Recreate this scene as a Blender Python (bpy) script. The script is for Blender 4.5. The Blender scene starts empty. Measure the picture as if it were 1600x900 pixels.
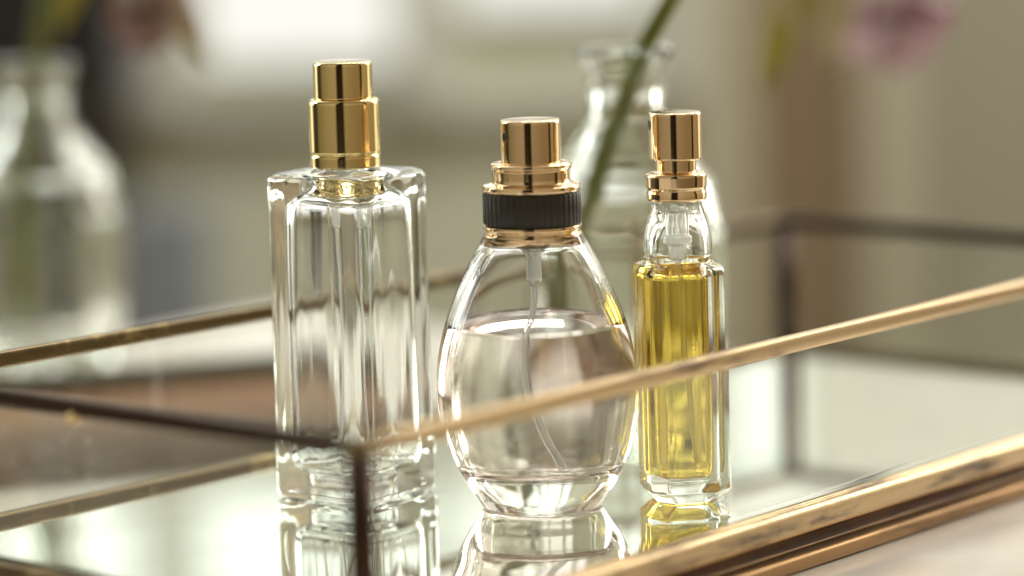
import bpy, math, random
from math import sin, cos, pi, radians, sqrt
from mathutils import Vector, Matrix
random.seed(7)
SC = bpy.context.scene
COL = SC.collection
# ------------------------------------------------------------------ camera
cd = bpy.data.cameras.new('camera'); cam = bpy.data.objects.new('camera', cd); COL.objects.link(cam)
SC.camera = cam
cd.sensor_width = 36; cd.lens = 36 * 5222 / 1600
cd.clip_start = 0.01; cd.clip_end = 100
cam.matrix_world = Matrix.Translation((0, 0, .198)) @ Matrix.Rotation(radians(90 - 8.116), 4, 'X') @ Matrix.Rotation(-radians(1.59), 4, 'Z')
cd.dof.use_dof = True; cd.dof.focus_distance = .955; cd.dof.aperture_fstop = 3.2
SC.render.resolution_x = 1024; SC.render.resolution_y = 576
SC.view_settings.view_transform = 'Standard'; SC.view_settings.look = 'None'
SC.view_settings.exposure = 0.0; SC.view_settings.gamma = 1
cy = SC.cycles
cy.max_bounces = 28; cy.transmission_bounces = 28; cy.glossy_bounces = 12; cy.diffuse_bounces = 3; cy.transparent_max_bounces = 16
cy.sample_clamp_indirect = 8; cy.blur_glossy = .3; cy.caustics_reflective = True; cy.caustics_refractive = True
cy.use_denoising = True; cy.use_adaptive_sampling = False

# ------------------------------------------------------------------ world: soft light of the room round the table
W = bpy.data.worlds.new('World'); SC.world = W; W.use_nodes = True
nt = W.node_tree; nt.nodes.clear()
def N(t, **k):
    n = nt.nodes.new(t)
    for a, b in k.items(): setattr(n, a, b)
    return n
def ramp(n, stops, interp='LINEAR'):
    r = n.color_ramp; r.interpolation = interp
    while len(r.elements) > 1: r.elements.remove(r.elements[-1])
    for i, (p, c) in enumerate(stops):
        e = r.elements[0] if i == 0 else r.elements.new(p)
        e.position = p; e.color = (*c, 1) if len(c) == 3 else c
tc = N('ShaderNodeTexCoord'); sx = N('ShaderNodeSeparateXYZ'); nt.links.new(tc.outputs['Generated'], sx.inputs[0])
neg = N('ShaderNodeMath', operation='MULTIPLY'); neg.inputs[1].default_value = -1; nt.links.new(sx.outputs[1], neg.inputs[0])
at = N('ShaderNodeMath', operation='ARCTAN2'); nt.links.new(sx.outputs[0], at.inputs[0]); nt.links.new(neg.outputs[0], at.inputs[1])
mr = N('ShaderNodeMapRange'); mr.inputs['From Min'].default_value = -pi; mr.inputs['From Max'].default_value = pi
nt.links.new(at.outputs[0], mr.inputs['Value'])
cr = N('ShaderNodeValToRGB')
TAN = (.50, .43, .31); TAN2 = (.40, .31, .19); DK = (.025, .016, .01); BR = (.07, .055, .035)
st = [(-180, (.50, .50, .45)), (-148, (.5, .5, .46)), (-143, (2.8, 2.8, 2.6)), (-124, (2.8, 2.8, 2.6)), (-115, (.10, .09, .06)), (-97, BR), (-88, (.34, .31, .20)),
      (-56, TAN), (-26, (.55, .49, .35)), (-21, DK), (0, DK), (5, TAN), (50, TAN2), (70, TAN2), (75, DK), (80, DK), (85, (.6, .47, .28)), (116, (.5, .42, .28)),
      (121, (2.4, 2.3, 2.1)), (138, (2.4, 2.3, 2.1)), (149, (.45, .43, .36)), (180, (.50, .50, .45))]
ramp(cr, [((d + 180) / 360, c) for d, c in st])
nt.links.new(mr.outputs[0], cr.inputs[0])
el = N('ShaderNodeValToRGB'); mz = N('ShaderNodeMapRange'); mz.inputs['From Min'].default_value = -1; mz.inputs['From Max'].default_value = 1
nt.links.new(sx.outputs[2], mz.inputs['Value']); nt.links.new(mz.outputs[0], el.inputs[0])
ramp(el, [(0, (.12, .10, .08)), (.38, (.22, .18, .13)), (.48, (.8, .78, .72)), (.6, (1, 1, 1)), (.75, (.9, .9, .9)), (1, (.55, .55, .52))])
mul = N('ShaderNodeMix', data_type='RGBA', blend_type='MULTIPLY'); mul.inputs[0].default_value = 1
nt.links.new(cr.outputs[0], mul.inputs[6]); nt.links.new(el.outputs[0], mul.inputs[7])
bg = N('ShaderNodeBackground'); bg.inputs[1].default_value = 1.0; nt.links.new(mul.outputs[2], bg.inputs[0])
out = N('ShaderNodeOutputWorld'); nt.links.new(bg.outputs[0], out.inputs[0])

# added side lamps, unseen: two large soft ones well behind and beside the table
def area(name, loc, target, sx_, sy_, power, color):
    l = bpy.data.lights.new(name, 'AREA'); l.shape = 'RECTANGLE'; l.size = sx_; l.size_y = sy_; l.energy = power; l.color = color
    o = bpy.data.objects.new(name, l); COL.objects.link(o); o.location = loc
    o.rotation_euler = (Vector(target) - Vector(loc)).to_track_quat('-Z', 'Y').to_euler(); return o
area('side_fill', (1.7, 2.3, .75), (0, 1, 0), .5, 1.3, 22, (1, .97, .9))
area('side_fill', (-1.75, 2.2, .75), (0, 1, 0), .9, 1.5, 24, (.96, 1, .97))
area('wall_wash_fill', (.45, 1.9, 1.5), (.45, 2.6, .1), 1.3, .4, 32, (1, .97, .92))  # added unseen lamp, washes the back wall brighter

# ------------------------------------------------------------------ materials
def mat(name):
    m = bpy.data.materials.new(name); m.use_nodes = True; m.node_tree.nodes.clear()
    return m, m.node_tree, m.node_tree.nodes.new('ShaderNodeOutputMaterial')
def principled(name, col, rough=.5, metal=0, noise=None, bump=None, spec=None, coat=0):
    """noise = (scale, second colour, contrast lo, hi, stretch)"""
    m, t, o = mat(name); b = t.nodes.new('ShaderNodeBsdfPrincipled'); t.links.new(b.outputs[0], o.inputs[0])
    b.inputs['Base Color'].default_value = (*col, 1); b.inputs['Roughness'].default_value = rough; b.inputs['Metallic'].default_value = metal
    if coat: b.inputs['Coat Weight'].default_value = coat; b.inputs['Coat Roughness'].default_value = .08
    if spec is not None: b.inputs['Specular IOR Level'].default_value = spec
    c = t.nodes.new('ShaderNodeTexCoord')
    if noise:
        sc, c2, lo, hi, stretch = noise[:5]
        mp = t.nodes.new('ShaderNodeMapping'); mp.vector_type = 'TEXTURE'; mp.inputs['Scale'].default_value = (stretch[1], stretch[0], stretch[2]); t.links.new(c.outputs['Object'], mp.inputs[0])
        if len(noise) > 5: mp.inputs['Rotation'].default_value = (0, 0, noise[5])
        n = t.nodes.new('ShaderNodeTexNoise'); n.inputs['Scale'].default_value = sc; n.inputs['Detail'].default_value = 6; n.inputs['Roughness'].default_value = .6
        t.links.new(mp.outputs[0], n.inputs[0])
        r = t.nodes.new('ShaderNodeValToRGB'); r.color_ramp.elements[0].position = lo; r.color_ramp.elements[1].position = hi
        r.color_ramp.elements[0].color = (*col, 1); r.color_ramp.elements[1].color = (*c2, 1)
        t.links.new(n.outputs[0], r.inputs[0]); t.links.new(r.outputs[0], b.inputs['Base Color'])
        rr = t.nodes.new('ShaderNodeMapRange'); rr.inputs['From Min'].default_value = lo; rr.inputs['From Max'].default_value = hi
        rr.inputs['To Min'].default_value = rough; rr.inputs['To Max'].default_value = min(1, rough + (.12 if rough > .1 else .05))
        t.links.new(n.outputs[0], rr.inputs['Value']); t.links.new(rr.outputs[0], b.inputs['Roughness'])
    if bump:
        n2 = t.nodes.new('ShaderNodeTexNoise'); n2.inputs['Scale'].default_value = bump[0]; n2.inputs['Detail'].default_value = 4; t.links.new(c.outputs['Object'], n2.inputs[0])
        bp = t.nodes.new('ShaderNodeBump'); bp.inputs['Strength'].default_value = bump[1]; bp.inputs['Distance'].default_value = bump[2]
        t.links.new(n2.outputs[0], bp.inputs['Height']); t.links.new(bp.outputs[0], b.inputs['Normal'])
    return m
def glass(name, col=(.99, .995, .99), ior=1.5, rough=0, film=0, wob=None):
    m, t, o = mat(name); g = t.nodes.new('ShaderNodeBsdfGlass'); g.inputs['Color'].default_value = (*col, 1); g.inputs['IOR'].default_value = ior; g.inputs['Roughness'].default_value = rough
    last = g.outputs[0]
    c = t.nodes.new('ShaderNodeTexCoord')
    if film:
        d = t.nodes.new('ShaderNodeBsdfDiffuse'); d.inputs[0].default_value = (.8, .8, .76, 1)
        n = t.nodes.new('ShaderNodeTexNoise'); n.inputs['Scale'].default_value = 60; n.inputs['Detail'].default_value = 5; t.links.new(c.outputs['Object'], n.inputs[0])
        r = t.nodes.new('ShaderNodeMapRange'); r.inputs['To Min'].default_value = film * .4; r.inputs['To Max'].default_value = film * 1.6; t.links.new(n.outputs[0], r.inputs['Value'])
        mx = t.nodes.new('ShaderNodeMixShader'); t.links.new(r.outputs[0], mx.inputs[0]); t.links.new(last, mx.inputs[1]); t.links.new(d.outputs[0], mx.inputs[2]); last = mx.outputs[0]
    if wob:
        n2 = t.nodes.new('ShaderNodeTexNoise'); n2.inputs['Scale'].default_value = wob[0]; n2.inputs['Detail'].default_value = 1; 
        mp = t.nodes.new('ShaderNodeMapping'); mp.inputs['Scale'].default_value = (1, 1, wob[2]); t.links.new(c.outputs['Object'], mp.inputs[0]); t.links.new(mp.outputs[0], n2.inputs[0])
        bp = t.nodes.new('ShaderNodeBump'); bp.inputs['Strength'].default_value = 1; bp.inputs['Distance'].default_value = wob[1]
        t.links.new(n2.outputs[0], bp.inputs['Height']); t.links.new(bp.outputs[0], g.inputs['Normal'])
    t.links.new(last, o.inputs[0]); return m
def emissive(name, col, s):
    m, t, o = mat(name); e = t.nodes.new('ShaderNodeEmission'); e.inputs[0].default_value = (*col, 1); e.inputs[1].default_value = s
    t.links.new(e.outputs[0], o.inputs[0]); return m
def plastic_tube(name):
    m, t, o = mat(name); d = t.nodes.new('ShaderNodeBsdfTranslucent'); d.inputs[0].default_value = (.95, .95, .92, 1)
    g = t.nodes.new('ShaderNodeBsdfGlass'); g.inputs[0].default_value = (.97, .97, .95, 1); g.inputs['IOR'].default_value = 1.25; g.inputs['Roughness'].default_value = .12
    d2 = t.nodes.new('ShaderNodeBsdfPrincipled'); d2.inputs['Base Color'].default_value = (.88, .88, .84, 1); d2.inputs['Roughness'].default_value = .2
    a = t.nodes.new('ShaderNodeMixShader'); a.inputs[0].default_value = .15; t.links.new(d.outputs[0], a.inputs[1]); t.links.new(d2.outputs[0], a.inputs[2])
    b = t.nodes.new('ShaderNodeMixShader'); b.inputs[0].default_value = .4; t.links.new(g.outputs[0], b.inputs[1]); t.links.new(a.outputs[0], b.inputs[2])
    t.links.new(b.outputs[0], o.inputs[0]); return m
M = dict(
    water=glass('water', (.99, .995, .99), 1.335),
    gold=principled('yellow_gold', (.86, .68, .34), .09, 1, bump=(500, .03, .0002)),
    rosegold=principled('rose_gold', (.90, .68, .43), .07, 1, bump=(500, .03, .0002)),
    goldtop=principled('pale_gold', (.92, .74, .5), .2, 1),
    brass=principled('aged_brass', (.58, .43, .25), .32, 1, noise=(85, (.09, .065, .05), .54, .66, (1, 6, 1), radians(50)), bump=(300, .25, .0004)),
    backlit=principled('backlit_brass', (.045, .024, .014), .35, 1, bump=(300, .3, .0004)),  # brass darkened in its colour to stand for backlit posts and rails
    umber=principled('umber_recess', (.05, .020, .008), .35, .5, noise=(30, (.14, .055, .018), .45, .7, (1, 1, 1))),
    flange_bead=principled('gold_solder', (.85, .62, .28), .35, 1, bump=(300, .2, .0003)),
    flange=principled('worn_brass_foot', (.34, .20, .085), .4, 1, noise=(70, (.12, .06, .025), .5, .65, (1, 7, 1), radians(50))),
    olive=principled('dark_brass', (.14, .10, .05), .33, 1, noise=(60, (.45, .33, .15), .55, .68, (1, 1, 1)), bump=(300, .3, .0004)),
    mirror=principled('mirror_glass', (.90, .93, .89), .022, 1, noise=(35, (.84, .87, .83), .5, .75, (1, 1, 1))),
    rib=principled('ribbed_black_plastic', (.028, .026, .022), .36),
    dark=principled('dark_hole', (.06, .045, .02), .4, .5),
    gasket=principled('grey_gasket', (.25, .22, .19), .3, .4),
    bottle=glass('bottle_glass', (.99, .994, .99), 1.5, wob=(95, .0010, .13)),
    egg=glass('egg_glass', (.985, .985, .98), 1.5),
    vial=glass('vial_glass', (.985, .99, .98), 1.5, wob=(90, .0002, .2)),
    pane=glass('panel_glass', (.985, .995, .98), 1.45, film=.032),
    vase=glass('vase_glass', (.985, .995, .98), 1.5),
    liquid=glass('blush_liquid', (.95, .895, .885), 1.345),
    yellow=glass('yellow_liquid', (.90, .765, .33), 1.36),
    tube=plastic_tube('clear_plastic_tube'),
    table=principled('pale_stone', (.76, .71, .64), .14, 0, noise=(14, (.80, .77, .72), .4, .65, (1, 1, 1)), bump=(40, .08, .001)),
    bluegrey=principled('blue_grey_fabric', (.20, .225, .24), .9, bump=(300, .3, .001)),
    wood=principled('brown_wood', (.20, .085, .026), .6, 0, noise=(9, (.11, .05, .018), .4, .6, (1, 12, 1), 0), spec=.25),
    darkwood=principled('dark_wood', (.05, .04, .018), .4),
    wall=principled('plaster', (.57, .59, .46), .9, bump=(30, .2, .003)),
    white=principled('white_plaster', (.78, .79, .74), .85, bump=(30, .2, .003)),
    brown=principled('brown_panel', (.235, .175, .10), .6, noise=(3, (.19, .14, .08), .4, .6, (1, 8, 3))),
    trim=principled('beige_trim', (.42, .40, .30), .7),
    greige=principled('greige_panel', (.29, .275, .20), .8),
    black=principled('black_cabinet', (.012, .012, .012), .5),
    frame=principled('white_window_frame', (.62, .64, .58), .5),
    lit=emissive('daylit_window', (.97, 1, .92), 1.8),
    lit2=emissive('daylit_sheer', (1, .99, .90), 1.0),
    floor=principled('oak_floor', (.28, .2, .13), .5, noise=(4, (.2, .14, .09), .4, .6, (1, 8, 1))),
    stem=principled('green_stem', (.11, .15, .008), .5, noise=(60, (.17, .19, .02), .4, .6, (1, 1, 3))),
    leaf=principled('olive_leaf', (.40, .37, .05), .5, noise=(30, (.46, .42, .09), .4, .6, (1, 1, 1))),
    petal=principled('mauve_petal', (.76, .50, .64), .6, noise=(35, (.85, .72, .76), .35, .65, (1, 1, 1))),
    dusky=principled('dusky_petal', (.40, .27, .27), .6, noise=(35, (.50, .38, .33), .35, .65, (1, 1, 1))),
    cream=principled('cream_petal', (.68, .60, .38), .6, noise=(35, (.45, .4, .2), .35, .65, (1, 1, 1))),
    rose=principled('rose_centre', (.40, .09, .09), .6),
    blanket=principled('pink_linen', (.55, .45, .38), .9, bump=(200, .3, .001)),
)

# ------------------------------------------------------------------ mesh helpers
def obj(name, verts, faces, m, parent=None, smooth=True, mats=None):
    me = bpy.data.meshes.new(name); me.from_pydata([tuple(v) for v in verts], [], faces); me.update()
    for x in (m if isinstance(m, (list, tuple)) else [m]): me.materials.append(M[x])
    if mats: 
        for p, i in zip(me.polygons, mats): p.material_index = i
    for p in me.polygons: p.use_smooth = smooth
    o = bpy.data.objects.new(name, me); COL.objects.link(o)
    if parent: o.parent = parent
    return o
def thing(name, label, cat, loc=(0, 0, 0), rz=0, group=None):
    o = bpy.data.objects.new(name, None); COL.objects.link(o); o.empty_display_size = .01
    o.location = loc; o.rotation_euler = (0, 0, rz); o['label'] = label; o['category'] = cat
    if group: o['group'] = group
    return o
def struct(o): o['kind'] = 'structure'; return o
class MB:
    def __init__(s): s.v = []; s.f = []
    def add(s, v, f):
        k = len(s.v); s.v += [Vector(p) for p in v]; s.f += [[i + k for i in q] for q in f]; return s
    def box(s, x0, x1, y0, y1, z0, z1):
        v = [(x, y, z) for z in (z0, z1) for y in (y0, y1) for x in (x0, x1)]
        return s.add(v, [(0, 2, 3, 1), (4, 5, 7, 6), (0, 1, 5, 4), (2, 6, 7, 3), (0, 4, 6, 2), (1, 3, 7, 5)])
    def rings(s, rs, flip=False, cap0=True, cap1=True):
        n = len(rs[0]); v = [p for r in rs for p in r]; f = []
        for i in range(len(rs) - 1):
            for j in range(n):
                q = [i * n + j, i * n + (j + 1) % n, (i + 1) * n + (j + 1) % n, (i + 1) * n + j]
                f.append(q[::-1] if flip else q)
        if cap0:
            c = len(v); v.append(sum((Vector(p) for p in rs[0]), Vector()) / n)
            for j in range(n): q = [c, (j + 1) % n, j]; f.append(q[::-1] if flip else q)
        if cap1:
            c = len(v); b = (len(rs) - 1) * n; v.append(sum((Vector(p) for p in rs[-1]), Vector()) / n)
            for j in range(n): q = [c, b + j, b + (j + 1) % n]; f.append(q[::-1] if flip else q)
        return s.add(v, f)
    def build(s, name, m, parent=None, smooth=True): return obj(name, s.v, s.f, m, parent, smooth)
def chaikin(P, k=2, closed=False, corner=None):
    for _ in range(k):
        Q = []
        n = len(P)
        if not closed: Q.append(P[0])
        for i in range(n if closed else n - 1):
            a, b = P[i], P[(i + 1) % n]
            Q.append(tuple(.75 * x + .25 * y for x, y in zip(a, b))); Q.append(tuple(.25 * x + .75 * y for x, y in zip(a, b)))
        if not closed: Q.append(P[-1])
        P = Q
    return P
def rnd(P, d=.0003):
    """bevel every inner corner of an open (r,z) profile by about d, keeping straight runs straight"""
    Q = [P[0]]
    for i in range(1, len(P) - 1):
        a, b, c = (Vector(P[i + k]) for k in (-1, 0, 1))
        u, w = a - b, c - b
        du = min(d, u.length * .45); dw = min(d, w.length * .45)
        p0 = b + u.normalized() * du; p1 = b + w.normalized() * dw
        for t in (0, .25, .5, .75, 1):
            Q.append(tuple((1 - t) ** 2 * p0 + 2 * t * (1 - t) * b + t * t * p1))
    Q.append(P[-1])
    # support loops close to the bevels so smooth shading stays flat on long runs
    R = []
    for i in range(len(Q) - 1):
        R.append(Q[i]); a, b = Vector(Q[i]), Vector(Q[i + 1]); L = (b - a).length
        if L > 4 * d: R += [tuple(a.lerp(b, .3 * d / L)), tuple(a.lerp(b, 1 - .3 * d / L))]
    R.append(Q[-1]); return R
def circ(r, z, n=96, mod=None):
    out = []
    for j in range(n):
        a = 2 * pi * j / n; q = r * (1 + (mod(a) if mod else 0)); out.append((q * cos(a), q * sin(a), z))
    return out
def lathe(mb, P, n=96, mod=None, flip=False, cap0=True, cap1=True):
    return mb.rings([circ(max(r, 1e-5), z, n, mod) for r, z in P], flip, cap0, cap1)
def spline(P, n):
    """Catmull-Rom through (a,b,..) tuples"""
    P = [Vector(p) for p in P]; out = []
    for i in range(len(P) - 1):
        p0 = P[i - 1] if i else P[0] * 2 - P[1]; p1, p2 = P[i], P[i + 1]; p3 = P[i + 2] if i + 2 < len(P) else P[-1] * 2 - P[-2]
        for k in range(n):
            t = k / n
            out.append(.5 * ((2 * p1) + (p2 - p0) * t + (2 * p0 - 5 * p1 + 4 * p2 - p3) * t * t + (3 * p1 - p0 - 3 * p2 + p3) * t ** 3))
    out.append(P[-1]); return [tuple(p) for p in out]
def tube(mb, P, R, n=16, cap=True):
    P = [Vector(p) for p in P]; rs = []; u = None
    for i, p in enumerate(P):
        d = (P[min(i + 1, len(P) - 1)] - P[max(i - 1, 0)]).normalized()
        if u is None: u = d.orthogonal().normalized()
        u = (u - d * u.dot(d)).normalized(); w = d.cross(u); r = R[i] if isinstance(R, (list, tuple)) else R
        rs.append([p + (u * cos(2 * pi * k / n) + w * sin(2 * pi * k / n)) * r for k in range(n)])
    return mb.rings(rs, False, cap, cap)
def rrect(a, b, c, z, n=160, cx=0, cy_=0):
    out = []; c = min(c, a * .999, b * .999)
    for j in range(n):
        th = 2 * pi * (j + .5) / n; ct, s_ = abs(cos(th)), abs(sin(th))
        t = a / max(ct, 1e-9)
        if t * s_ > b - c + 1e-12 or True:
            t1 = a / max(ct, 1e-9); t2 = b / max(s_, 1e-9)
            if t1 * s_ <= b - c: t = t1
            elif t2 * ct <= a - c: t = t2
            else:
                C = Vector((a - c, b - c)); d = Vector((ct, s_)).dot(C); t = d + sqrt(max(0, d * d - C.length_squared + c * c))
        out.append((cx + t * cos(th), cy_ + t * sin(th), z))
    return out
def octo(a, ch, z, n=200, p=60):
    """square of half width a with corners cut by ch, edges very slightly soft"""
    out = []
    for j in range(n):
        th = 2 * pi * (j + .5) / n; ct, s_ = abs(cos(th)), abs(sin(th))
        ts = [a / max(ct, 1e-6), a / max(s_, 1e-6), (2 * a - ch) / (ct + s_)]
        t = sum((1 / x) ** p for x in ts) ** (-1 / p); out.append((t * cos(th), t * sin(th), z))
    return out
def mixr(A, B, t): return [tuple(x * (1 - t) + y * t for x, y in zip(a, b)) for a, b in zip(A, B)]

# ------------------------------------------------------------------ the room behind (far out of focus)
YW = 2.6
wl = MB(); wl.box(-1.9, 1.9, YW, YW + .08, -.75, 1.7); struct(wl.build('wall', 'wall', smooth=False))
wu = MB(); wu.box(.13, 1.9, YW - .012, YW - .001, .14, 1.7); struct(wu.build('upper_wall', 'white', smooth=False))
fl = MB(); fl.box(-1.9, 1.9, -.5, YW, -.80, -.752); struct(fl.build('floor', 'floor', smooth=False))
# window with lit panes
win = thing('casement_window', 'tall bright daylit window with pale frame far behind the glass bottles', 'window', (0, YW - .004, 0))
fr = MB()
xs = [-.50, -.415, -.29, -.255, -.075, -.03, .115, .15]; 
for x0, x1 in ((-.435, -.41), (-.30, -.25), (-.078, -.05), (.115, .14)): fr.box(x0, x1, -.03, .0, -.02, 1.35)
fr.box(-.41, -.30, -.028, .0, .235, .33); fr.box(-.25, -.078, -.028, .0, .235, .325); fr.box(-.05, .115, -.028, .0, .235, .325)
fr.box(-.46, .16, -.016, .0, -.032, -.02); fr.box(-.435, .14, -.03, 0, 1.35, 1.38)
fr.build('frame', 'frame', win, False)
def pane(x0, x1, z0, z1, m='lit'):
    p = MB(); p.box(x0 + .001, x1 - .001, -.012, -.004, z0, z1); return p.build('pane', m, win, False)
pane(-.235, -.085, .01, .235, 'lit2'); pane(-.035, .110, .045, .235, 'lit2'); pane(-.41, -.30, .10, .235, 'lit2')
pane(-.41, -.30, .33, 1.34); pane(-.25, -.078, .325, 1.34); pane(-.05, .115, .325, 1.34)
w3 = thing('side_window', 'narrow bright window pane to the right of the tall window', 'window', (0, YW - .016, 0))
a = MB(); a.box(.160, .168, -.02, 0, .18, .33); a.box(.215, .223, -.02, 0, .18, .33); a.box(.168, .215, -.02, 0, .33, .34); a.box(.168, .215, -.02, 0, .17, .18); a.build('frame', 'frame', w3, False)
a = MB(); a.box(.169, .214, -.010, -.003, .181, .329); a.build('pane', 'lit', w3, False)
# brown door, trim and panels low at the right
dr = thing('brown_door', 'blurred brown wooden door between two pale uprights at the right', 'door', (0, YW - .004, -.74))
a = MB(); a.box(.187, .276, -.02, 0, 0, .87); a.build('door_leaf', 'brown', dr, False)
a = MB(); a.box(.276, .312, -.035, 0, 0, .87); a.box(.140, .187, -.035, 0, 0, .87); a.build('door_frame', 'trim', dr, False)
a = MB(); a.box(.313, .62, -.02, -.0, -.74, .138); o = a.build('wall_panel', 'greige', None, False); o.location = (0, YW - .004, 0); struct(o)
cb = thing('dark_cabinet', 'black low cabinet blurred in the upper left corner', 'cabinet', (-.42, YW - .15, -.752))
a = MB(); a.box(-.14, .15, -.1, .1, .768, .87); a.build('top', 'black', cb, False)
a = MB(); a.box(-.13, .13, -.09, .09, .0, .05); a.build('base', 'black', cb, False)
for x in (-.12, .12):
    for y in (-.08, .08):
        a = MB(); a.box(x - .01, x + .01, y - .01, y + .01, .05, .768); a.build('leg', 'black', cb, False)

# ------------------------------------------------------------------ table
d1 = Vector((.65, .76)).normalized(); d2 = Vector((-d1.y, d1.x)); FC = Vector((.10, .214 + 1.0))
def tp(u, w): q = FC + d1 * u + d2 * w; return q
tq = [tp(-1.1, -.55), tp(.055, -.55), tp(.055, .31), tp(-1.1, .31)]
def prism(mb, q, z0, z1): return mb.add([(*p, z0) for p in q] + [(*p, z1) for p in q], [(3, 2, 1, 0), (4, 5, 6, 7)] + [(i, (i + 1) % 4, (i + 1) % 4 + 4, i + 4) for i in range(4)])
a = MB(); prism(a, tq, -.044, -.016); tb = struct(a.build('table', 'table', smooth=False))
for u, w in ((-1.03, -.48), (-.015, -.48), (-.015, .29), (-1.03, .29)):
    a = MB(); prism(a, [tp(u - .025, w - .025), tp(u + .025, w - .025), tp(u + .025, w + .025), tp(u - .025, w + .025)], -.751, -.044); a.build('leg', 'wall', tb, False)
chr_ = thing('upholstered_chair', 'blue grey upholstered chair blurred low behind the left vase', 'chair', (-.30, 2.38, -.752), radians(8))
a = MB(); a.rings([rrect(.09, .012, .01, z) for z in (.40, .402, .66, .668)]); o = a.build('backrest', 'bluegrey', chr_); o.location = (.0, .085, 0)
a = MB(); a.rings([rrect(.10, .10, .02, z) for z in (.35, .36, .40, .41)]); a.build('seat', 'bluegrey', chr_)
for x in (-.08, .08):
    for y in (-.08, .08): a = MB(); a.box(x - .01, x + .01, y - .01, y + .01, 0, .35); a.build('leg', 'darkwood', chr_, False)

# ------------------------------------------------------------------ glass display tray with brass frame
C4 = [Vector(p) for p in ((-.03806, .79401), (.22343, 1.10639), (.10001, 1.21433), (-.17489, .91369))]
def mitre(i, o):
    p = C4[i]; e0 = (p - C4[i - 1]).normalized(); e1 = (C4[(i + 1) % 4] - p).normalized()
    n0 = Vector((e0.y, -e0.x)); n1 = Vector((e1.y, -e1.x)); b = (n0 + n1).normalized()
    return p + b * (o / b.dot(n0))
def sweep(i, prof, name, m, parent, seg=24, matf=None, smooth=True):
    """closed profile of (out, z) run along side i with mitred ends"""
    n = len(prof); v = []; f = []; mi = []
    for k in range(seg + 1):
        t = k / seg
        for o, z in prof:
            q = mitre(i, o).lerp(mitre((i + 1) % 4, o), t); v.append((q.x, q.y, z))
    for k in range(seg):
        for j in range(n):
            j2 = (j + 1) % n; f.append([k * n + j, k * n + j2, (k + 1) * n + j2, (k + 1) * n + j][::-1]); mi.append(matf(prof[j], prof[j2]) if matf else 0)
    f.append(list(range(n))[::-1][::-1]); mi.append(0); f.append([seg * n + j for j in range(n)][::-1]); mi.append(0)
    return obj(name, v, f, m, parent, smooth, mi)
box = thing('display_tray', 'low glass walled tray with aged brass edges and a mirror floor under the bottles', 'tray', (0, 0, 0))
HT = .0467
mo = mitre
mv = [(*mo(i, .0012), 0) for i in range(4)] + [(*mo(i, .0012), -.004) for i in range(4)]
obj('mirror_base', mv, [(0, 1, 2, 3), (7, 6, 5, 4)] + [(i, i + 4, (i + 1) % 4 + 4, (i + 1) % 4) for i in range(4)], 'mirror', box, False)
base_prof = [(-.0032, .0008), (-.0026, .0026), (.0004, .0030), (.0006, .0022), (.0012, .0022), (.0030, .0024), (.0042, .0008), (.0042, -.0035), (.0034, -.0052),
             (.0018, -.0056), (.0016, -.0098), (.0030, -.0102), (.0068, -.0104), (.0092, -.0120), (.0094, -.0152), (.0085, -.0159), (-.0032, -.0159)]
bp_in = chaikin(base_prof, 2, True)[::-1]
base_prof = [(o + .0026 * (1 if z > -.011 else .3), z - .0018 * max(0, min(1, (z + .016) / .010))) for o, z in base_prof]
bp = chaikin(base_prof, 2, True)
rail_prof = chaikin([(-.0019, -.0024), (.0019, -.0024), (.0021, .0), (.0019, .0022), (.0008, .0026), (-.0008, .0026), (-.0019, .0022), (-.0021, 0)], 2, True)
rail_prof = [(o, z + HT) for o, z in rail_prof][::-1]
bp = bp[::-1]
for i in range(4):
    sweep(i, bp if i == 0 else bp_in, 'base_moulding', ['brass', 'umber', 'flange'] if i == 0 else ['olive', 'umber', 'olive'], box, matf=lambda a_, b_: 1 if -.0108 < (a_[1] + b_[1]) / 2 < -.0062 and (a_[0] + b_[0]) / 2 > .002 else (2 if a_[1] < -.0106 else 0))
    sweep(i, rail_prof, 'top_rail', ['brass', 'backlit', 'olive', 'backlit'][i], box)
    g = [(-.0009, .0022), (-.0009, HT - .0015), (.0009, HT - .0015), (.0009, .0022)][::-1]
    v = []
    ends = []
    for c in (i, (i + 1) % 4):
        ends.append([mitre(c, o) for o, z in g])
    e = (C4[(i + 1) % 4] - C4[i]).normalized() * .0022
    v = [(*(q + e), z) for q, (o, z) in zip(ends[0], g)] + [(*(q - e), z) for q, (o, z) in zip(ends[1], g)]
    obj('glass_panel', v, [(0, 1, 2, 3)[::-1], (4, 5, 6, 7)] + [(j, (j + 1) % 4, (j + 1) % 4 + 4, j + 4) for j in range(4)], 'pane', box, False)
    q = C4[i]; ang = math.atan2(*(C4[(i + 1) % 4] - C4[i]).yx)
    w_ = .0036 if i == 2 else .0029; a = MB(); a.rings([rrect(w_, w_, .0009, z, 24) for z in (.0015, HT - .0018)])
    o = a.build('corner_post', 'backlit', box); o.location = (q.x, q.y, 0); o.rotation_euler = (0, 0, ang)
def lump(p, r, m, name):
    a = MB(); a.rings([[(rr * cos(2 * pi * k / 20) * (1 + .12 * sin(3 * 2 * pi * k / 20 + r * 999)), rr * sin(2 * pi * k / 20), zz) for k in range(20)] for rr, zz in [(r * sin(pi * i / 8) + 1e-5, -r * .8 * cos(pi * i / 8)) for i in range(9)]])
    o = a.build(name, m, box); o.location = p
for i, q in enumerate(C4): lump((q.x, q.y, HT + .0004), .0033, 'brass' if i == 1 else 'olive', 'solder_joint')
q = C4[0].lerp(C4[3], .56); lump((q.x - .0006, q.y - .0012, HT - .0022), .0019, 'flange_bead', 'solder_bead')
# fix normals consistently
import bmesh
for o in list(box.children):
    b_ = bmesh.new(); b_.from_mesh(o.data); bmesh.ops.recalc_face_normals(b_, faces=b_.faces); b_.to_mesh(o.data); b_.free()

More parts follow.
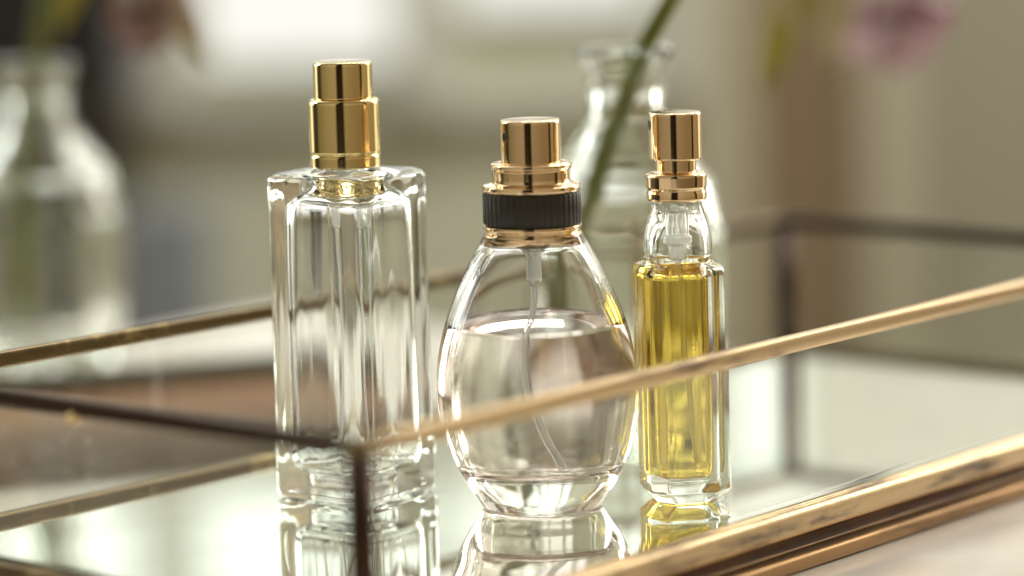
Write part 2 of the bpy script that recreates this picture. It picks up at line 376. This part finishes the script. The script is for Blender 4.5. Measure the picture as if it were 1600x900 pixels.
# ------------------------------------------------------------------ bottle 1: tall empty square bottle, gold collar
b1 = thing('perfume_bottle', 'tall empty square clear glass perfume bottle with two step gold sprayer', 'perfume bottle', (-.0474, .969, .0002), radians(-36.5))
hs = .0172
def sq(z, a, c): return rrect(a, a, c, z)
outer = [sq(0, hs - .0022, .002), sq(.0003, hs - .0012, .0024), sq(.0011, hs - .0003, .0028), sq(.0024, hs, .003)]
outer += [sq(z, hs, .003) for z in (.004, .02, .04, .06, .08, .0915)]
outer += [sq(.0932, hs, .003), sq(.0942, hs - .0002, .003), sq(.0950, hs - .0008, .003), sq(.0955, hs - .0018, .003), sq(.0957, hs - .0026, .003), sq(.0960, hs - .0060, .004), sq(.0962, .0095, .0094)]
outer += [circ(.0078, .0962, 160), circ(.0072, .0975, 160), circ(.0072, .101, 160), circ(.0048, .101, 160)]
def shift(r, n=160): return r
inn = [(.0072, .0060, .0035), (.0074, .0090, .0042), (.0084, .0115, .0048), (.0104, .0130, .0052), (.0140, .0136, .0056), (.022, .0137, .0058), (.04, .0136, .0060), (.06, .0137, .0060), (.075, .0136, .0062),
       (.0845, .0134, .0066), (.0875, .0126, .0074), (.0895, .0106, .0084), (.0907, .0080, .0076), (.0918, .0052, .0051)]
inner = [rrect(a_, a_, c_, z) for z, a_, c_ in spline(inn, 4)] + [rrect(.0048, .0048, .00479, .094), rrect(.0048, .0048, .00479, .101)]
outer = outer[:-4] + [[p for p in rrect(r_, r_, r_ * .998, z)] for r_, z in ((.0080, .0965), (.0074, .0972), (.0072, .0985), (.0072, .101))]
a = MB(); a.rings(outer, False, True, False); a.rings(inner, True, True, False)
n = 160; o0 = (len(outer) - 1) * n; i0 = len(outer) * n + 1 + (len(inner) - 1) * n
a.f += [[o0 + j, o0 + (j + 1) % n, i0 + (j + 1) % n, i0 + j] for j in range(n)]
a.build('glass_body', 'bottle', b1)
a = MB(); lathe(a, [(.0075, .1012), (.0075, .0968), (.0078, .0967), (.0096, .0967), (.0098, .0969), (.0098, .0976), (.0082, .0979), (.0082, .1012)], 64, None, False, False, False); a.build('gasket', 'gasket', b1)
a = MB(); lathe(a, rnd([(.0100, .0968), (.0103, .0969), (.0103, .1002), (.00985, .1006), (.0104, .1012), (.0104, .1158), (.0098, .1166), (.0084, .1167)], .0004)); a.build('collar', 'gold', b1)
a = MB(); lathe(a, rnd([(.0083, .1166), (.00855, .1169), (.00855, .1268), (.0081, .1274), (0, .1275)], .0003)); cp = a.build('spray_cap', 'gold', b1)
a = MB(); lathe(a, rnd([(.0045, .0945), (.0047, .0895), (.003, .088), (.0026, .0800), (.0014, .079)], .0004), 32); a.build('pump', 'tube', b1)
a = MB(); tube(a, spline([(0, 0, .080), (.0004, 0, .055), (-.0008, .0005, .03), (-.004, .001, .0125)], 8), .0011, 12); a.build('dip_tube', 'tube', b1)

# ------------------------------------------------------------------ bottle 2: egg shaped bottle
b2 = thing('perfume_bottle', 'egg shaped glass bottle half full of pale blush perfume with black ribbed ring', 'perfume bottle', (.0064, .9433, .0002), 0)
op = [(.0160, .0), (.0171, .0005), (.0180, .0017), (.0196, .0043), (.0226, .0089), (.0263, .0172), (.0283, .0270), (.0288, .0355), (.0279, .0450), (.0256, .0543), (.0220, .0634), (.0182, .0712), (.0152, .0765), (.0143, .0783)]
op = spline(op, 5)
op = [(.004, .0014), (.010, .0011), (.0135, .0006), (.0150, .0001)] + op + [(.0138, .0790), (.0115, .0796), (.0085, .0800), (.0078, .0806), (.0078, .083)]
ip = [(.0140, .0122), (.0180, .0126), (.0206, .0139), (.0225, .0165), (.0247, .0215), (.0259, .0290), (.0262, .0360), (.0254, .0450), (.0232, .0540), (.0197, .0630), (.0160, .0705), (.0128, .0755), (.0095, .0778), (.0062, .0785)]
ips = spline(ip, 5)
ip = [(.006, .0120), (.012, .0121)] + ips + [(.0056, .0790), (.0056, .083)]
a = MB(); lathe(a, op, 128, None, False, True, False); lathe(a, ip, 128, None, True, True, False)
n = 128; o0 = (len(op) - 1) * n; i0 = len(op) * n + 1 + (len(ip) - 1) * n
a.f += [[o0 + j, o0 + (j + 1) % n, i0 + (j + 1) % n, i0 + j] for j in range(n)]
a.build('glass_body', 'egg', b2)
LV = .0531; e_ = .00012
lp = [(.006, .0120 - e_), (.012, .0121 - e_)] + [(r + e_, z - e_ * .4) for r, z in ips if z < LV - .0003]
rl = lp[-1][0] - .0005
lp += [(rl - .0001 + .0002, LV + .0004), (rl - .0005, LV + .0000), (rl - .0013, LV - .0002), (rl - .003, LV - .0003), (rl * .5, LV - .0003)]
a = MB(); lathe(a, lp, 128); a.build('liquid', 'liquid', b2)
a = MB(); lathe(a, rnd([(.0120, .0772), (.0136, .0774), (.0141, .0781), (.0140, .0790), (.0134, .0797), (.0140, .0805), (.0140, .0815), (.0120, .0817)], .0003)); a.build('lower_ring', 'rosegold', b2)
NR = 44
rib = lambda an: .022 * (abs(cos(an * NR / 2)) ** .7 - .6)
a = MB(); lathe(a, [(.0120, .0817), (.0134, .0817), (.0138, .0820), (.0140, .0824), (.0140, .0904), (.0138, .0908), (.0134, .0911), (.012, .0911)], NR * 12, rib); a.build('ribbed_band', 'rib', b2)
a = MB(); lathe(a, rnd([(.0120, .0911), (.0139, .0912), (.0141, .0919), (.0139, .0929), (.0124, .0933), (.0113, .0936), (.0111, .0944), (.0111, .0974), (.0116, .0978), (.0116, .0987), (.0110, .0992), (.0092, .0993), (.0090, .0985)], .0003)); a.build('collar', 'rosegold', b2)
a = MB(); lathe(a, rnd([(.0084, .0980), (.0086, .0983), (.0086, .1109), (.0082, .1114), (0, .1115)], .0003)); cp = a.build('spray_cap', 'rosegold', b2)
def nozzle(par, R, z, ang, r):
    a = MB(); vs = []
    for rr, d in ((r * 1.12, -.0003), (r * 1.10, .00010), (r * 1.0, .00022), (r * .92, .00008), (r * .5, .00006)):
        ring = []
        for k in range(28):
            t = 2 * pi * k / 28; h = rr * cos(t); zz = rr * sin(t); dep = sqrt(max(R * R - h * h, 0)) + d
            ring.append((dep * sin(ang) + h * cos(ang), -dep * cos(ang) + h * sin(ang), z + zz))
        vs.append(ring)
    a.rings(vs[::-1], False, True, False)
    b_ = a.build('nozzle', 'dark', par)
nozzle(cp, .0086, .1069, radians(-56), .00135)
a = MB(); lathe(a, rnd([(.0056, .0795), (.0056, .0778), (.0048, .0774), (.0048, .0764), (.0036, .0758)], .0003), 48); a.build('gasket', 'gasket', b2)
a = MB(); lathe(a, rnd([(.0036, .0768), (.0030, .0740), (.0022, .0728), (.0022, .0655), (.0015, .0640), (.0008, .0635)], .0004), 32); a.build('pump', 'tube', b2)
a = MB(); tube(a, spline([(0, 0, .066), (-.0004, 0, .058), (-.0022, 0, .047), (-.0022, 0, .036), (.0005, 0, .024), (.0046, -.001, .0138)], 10), .00095, 14); a.build('dip_tube', 'tube', b2)

# ------------------------------------------------------------------ bottle 3: slim bottle with yellow perfume
b3 = thing('perfume_bottle', 'slim eight sided glass bottle of yellow perfume with small gold sprayer', 'perfume bottle', (.0477, .9486, .0002), radians(10))
ha = .0120; ch = .0045
out3 = [octo(ha - .0034, ch, 0), octo(ha - .0030, ch, .0001), octo(ha - .0028, ch, .0003), octo(ha - .0004, ch, .0030), octo(ha - .0001, ch, .0034), octo(ha, ch, .0038)] + [octo(ha, ch, z) for z in (.0045, .02, .04, .055, .0655)]
out3 += [octo(ha - .0001, ch, .0668), octo(ha - .0006, ch, .0679), octo(ha - .0015, ch, .0686)]
bl = [(.0100, .0694), (.0098, .0712), (.0098, .0735), (.0096, .0765), (.0088, .0800), (.0077, .0835), (.0072, .0852), (.0071, .088)]
bl = spline(bl, 5)
B0 = octo(ha - .0015, ch, .0686)
out3.append(mixr(octo(ha - .0022, ch, .0690), [(.0105 * cos(2 * pi * (j + .5) / 200), .0105 * sin(2 * pi * (j + .5) / 200), .0690) for j in range(200)], .7))
out3 += [[(r * cos(2 * pi * (j + .5) / 200), r * sin(2 * pi * (j + .5) / 200), z) for j in range(200)] for r, z in bl]
in3 = [(.0040, .0072), (.0056, .0073), (.0064, .0079), (.0068, .0092), (.0070, .012), (.0071, .03), (.0071, .055), (.0071, .0620), (.0071, .0650), (.0072, .0672)]
in3s = spline(in3, 4)
in3r = [octo(a_, .0030 * a_ / .009, z, 200, 14) for a_, z in in3s]
cr3 = lambda r, z: [(r * cos(2 * pi * (j + .5) / 200), r * sin(2 * pi * (j + .5) / 200), z) for j in range(200)]
in3r += [cr3(r, z) for r, z in spline([(.0076, .0690), (.0077, .0720), (.0074, .0760), (.0062, .0795), (.0048, .0815), (.0044, .083), (.0044, .088)], 4)]
a = MB(); a.rings(out3, False, True, False); a.rings(in3r, True, True, False)
n = 200; o0 = (len(out3) - 1) * n; i0 = len(out3) * n + 1 + (len(in3r) - 1) * n
a.f += [[o0 + j, o0 + (j + 1) % n, i0 + (j + 1) % n, i0 + j] for j in range(n)]
a.build('glass_body', 'vial', b3)
LV3 = .0655
lr = [octo(a_ + e_, .0030 * a_ / .009, z - e_ * .5, 200, 14) for a_, z in in3s if z < LV3 - .0004]
lr += [octo(.0068, .0024, LV3, 200, 14), octo(.0062, .0022, LV3 - .0005, 200, 14), octo(.004, .0013, LV3 - .0006, 200, 14)]
a = MB(); a.rings(lr); a.build('liquid', 'yellow', b3)
a = MB(); lathe(a, rnd([(.0072, .0866), (.0084, .0867), (.0087, .0873), (.0086, .0890), (.0083, .0898), (.0087, .0905), (.0088, .0940), (.0082, .0946), (.0062, .0947), (.0058, .0950), (.0058, .0985)], .0003)); a.build('collar', 'rosegold', b3)
a = MB(); lathe(a, rnd([(.0058, .0984), (.0073, .0984), (.00755, .0987), (.00755, .1115), (.0072, .1119), (0, .1120)], .0003)); cp = a.build('spray_cap', 'rosegold', b3)
nozzle(cp, .00755, .1085, radians(-78 - 10), .0012)
a = MB(); lathe(a, rnd([(.0044, .0870), (.0046, .0835), (.0034, .083), (.0034, .0770), (.0042, .0765), (.0042, .0745), (.0026, .0738), (.0026, .069), (.0012, .0685)], .0003), 40); a.build('pump', 'tube', b3)
a = MB(); tube(a, spline([(0, 0, .070), (.0003, 0, .05), (.0012, 0, .03), (.003, .001, .0105)], 8), .0009, 12); a.build('dip_tube', 'tube', b3)

# ------------------------------------------------------------------ vases
def make_vase():
    t = thing('bud_vase', 'clear glass bud vase with a leaning green stem, standing in the tray behind the bottles', 'vase', (.0385, 1.078, .0002), 0, 'clear glass bud vases')
    P = spline([(.0215, 0), (.0240, .0012), (.0275, .008), (.0298, .022), (.0308, .038), (.0310, .055), (.0304, .066), (.0285, .075), (.0245, .083), (.0180, .0905), (.0135, .0965), (.0120, .1035), (.0119, .110), (.0135, .1155), (.0160, .1200)], 5)
    Q = spline([(.0140, .0085), (.0205, .0090), (.0240, .013), (.0268, .023), (.0279, .038), (.0281, .055), (.0275, .065), (.0256, .0735), (.0216, .0805), (.0152, .0880), (.0110, .0950), (.0095, .1035), (.0094, .110), (.0110, .1160), (.0140, .1208)], 5)
    P = [(r + .0006 * max(0, sin(z * 420)) * (z > .05), z) for r, z in P]
    mod = lambda z: (lambda an: .03 * abs(sin(an * 6)) * max(0, min(1, (.078 - z) / .03)) * min(1, z / .01))
    a = MB()
    A = [circ(r, z, 144, mod(z)) for r, z in P]; B = [circ(r, z, 144) for r, z in Q]
    top = [circ(.0158, .1213, 144), circ(.0150, .1217, 144)]
    a.rings([circ(.010, .0005, 144)] + A + top, False, True, False); a.rings(B, True, True, False)
    n = 144; o0 = (len(A) + 2) * n; i0 = (len(A) + 3) * n + 1 + (len(B) - 1) * n
    a.f += [[o0 + j, o0 + (j + 1) % n, i0 + (j + 1) % n, i0 + j] for j in range(n)]
    a.build('glass_body', 'vase', t)
    return t
v1 = make_vase()
v2 = v1.copy(); COL.objects.link(v2); v2.location = (-.1850, 1.312, -.0158); v2.rotation_euler = (0, 0, .2)
v2['label'] = 'strongly blurred clear glass bud vase standing behind the tray at the far left'
for ch_ in v1.children: c = ch_.copy(); COL.objects.link(c); c.parent = v2

# ------------------------------------------------------------------ flowers
def leaf(par, base, tip, w, m='leaf', bend=.004, name='leaf'):
    base, tip = Vector(base), Vector(tip); d = tip - base; side = d.cross(Vector((.2, -1, .1))).normalized(); up = side.cross(d).normalized()
    v = []; f = []; S = 12
    for i in range(S + 1):
        t = i / S; ww = w * (sin(pi * min(1, t * .95 + .03)) ** .8) * (1 - .25 * t)
        c = base + d * t + up * bend * sin(pi * t)
        for k in (-1, -.5, 0, .5, 1): v.append(c + side * ww * k + up * (abs(k) * w * .35))
    for i in range(S):
        for k in range(4): q = i * 5 + k; f.append([q, q + 1, q + 6, q + 5])
    o = obj(name, v, f, m, par); sm = o.modifiers.new('thickness', 'SOLIDIFY'); sm.thickness = .0005; return o
def blossom(par, c, R, axis, m='petal', nP=7, seed=1):
    rg = random.Random(seed); ax = Vector(axis).normalized(); u = ax.orthogonal().normalized(); w = ax.cross(u); c = Vector(c)
    v = []; f = []
    for lay, (rr, tilt, cnt) in enumerate(((1, .25, nP), (.72, .7, nP - 1), (.42, 1.2, nP - 2))):
        for i in range(cnt):
            an = 2 * pi * (i + lay * .5) / cnt + rg.uniform(-.15, .15); dd = u * cos(an) + w * sin(an); sd = ax.cross(dd); L = R * rr * rg.uniform(.85, 1.12); ti = tilt + rg.uniform(-.15, .2)
            k0 = len(v); S = 8
            for s in range(S + 1):
                t = s / S; ww = L * .42 * (sin(pi * min(1, .06 + .86 * t)) ** .7)
                p = c + dd * (L * t * cos(ti)) + ax * (L * t * sin(ti) - L * .3 * t * t * (1 if lay == 0 else -.4))
                for k in range(-3, 4): kk = k / 3; v.append(p + sd * ww * kk + ax * (.18 * L * kk * kk + .02 * L * sin(7 * kk + i + 6 * t)))
            for s in range(S):
                for k in range(6): q = k0 + s * 7 + k; f.append([q, q + 1, q + 8, q + 7])
    o = obj('blossom', v, f, m, par); sm = o.modifiers.new('thickness', 'SOLIDIFY'); sm.thickness = .0004
    a = MB(); vs = []
    for i in range(7):
        ph = pi * i / 6; vs.append([c + ax * (R * .1 - R * .16 * cos(ph)) + (u * cos(2 * pi * k / 16) + w * sin(2 * pi * k / 16)) * max(1e-5, R * .16 * sin(ph)) for k in range(16)])
    a.rings(vs); a.build('flower_centre', 'rose', o); return o
# flowering stem in the middle vase: rises right out of frame and droops back in at the top right
f1 = thing('flower_stem', 'green flower stem leaning in the middle vase with a mauve blossom drooping at top right', 'flower', (.0385, 1.078, .0095), 0, 'cut flower stems in the bud vases')
def loc(par, P): o_ = par.location; return [tuple(Vector(p) - o_) for p in P]
S1 = loc(f1, [(.0190, 1.081, .0100), (.0155, 1.080, .0250), (.0185, 1.0795, .0420), (.0235, 1.079, .0650), (.0300, 1.0785, .0830), (.0385, 1.078, .1060), (.0445, 1.079, .1205), (.0530, 1.083, .1350), (.066, 1.10, .152), (.088, 1.14, .168), (.115, 1.20, .172), (.137, 1.26, .155), (.147, 1.297, .122)])
a = MB(); sp = spline(S1, 8); tube(a, sp, [.0039 - .0016 * i / len(sp) for i in range(len(sp))], 14); a.build('stem', 'stem', f1)
def L1(p): return tuple(Vector(p) - f1.location)
blossom(f1, L1((.1500, 1.30, .1155)), .026, (.15, -.6, -.8), 'petal', 7, 3)
leaf(f1, L1((.120, 1.28, .158)), L1((.097, 1.285, .089)), .0095)
leaf(f1, L1((.128, 1.282, .160)), L1((.125, 1.29, .098)), .008, 'cream', name='bud_leaf')
leaf(f1, L1((.090, 1.26, .158)), L1((.112, 1.28, .108)), .006, 'cream', name='bud_leaf')
f2 = thing('flower_stem', 'green flower stem in the far left vase with pink blossom at the top left edge', 'flower', (-.1822, 1.312, -.009), 0, 'cut flower stems in the bud vases')
def L2(p): return tuple(Vector(p) - f2.location)
S2 = [L2(p) for p in [(-.196, 1.312, 0), (-.1935, 1.312, .03), (-.1895, 1.312, .075), (-.1845, 1.311, .10), (-.1800, 1.308, .128), (-.172, 1.303, .150), (-.155, 1.30, .158), (-.141, 1.30, .142), (-.137, 1.30, .128)]]
a = MB(); sp = spline(S2, 8); tube(a, sp, [.0036 - .0014 * i / len(sp) for i in range(len(sp))], 14); a.build('stem', 'stem', f2)
blossom(f2, L2((-.1385, 1.30, .124)), .020, (.1, -.6, -.8), 'dusky', 6, 9)
leaf(f2, L2((-.140, 1.30, .150)), L2((-.117, 1.305, .104)), .008, 'cream')
leaf(f2, L2((-.160, 1.30, .158)), L2((-.172, 1.29, .118)), .006, 'leaf')

# ------------------------------------------------------------------ wooden board and pink box behind
bd = thing('wooden_board', 'brown wooden board with dark rim lying behind the left side of the tray', 'board', (-.182, 1.140, -.0158), radians(20))
a = MB(); a.rings([rrect(.15, .070, .006, z) for z in (0, .0005, .0065, .007)]); a.build('board', 'wood', bd)
a = MB(); a.box(-.148, .148, .060, .068, .0072, .014); a.build('rim', 'darkwood', bd, False)
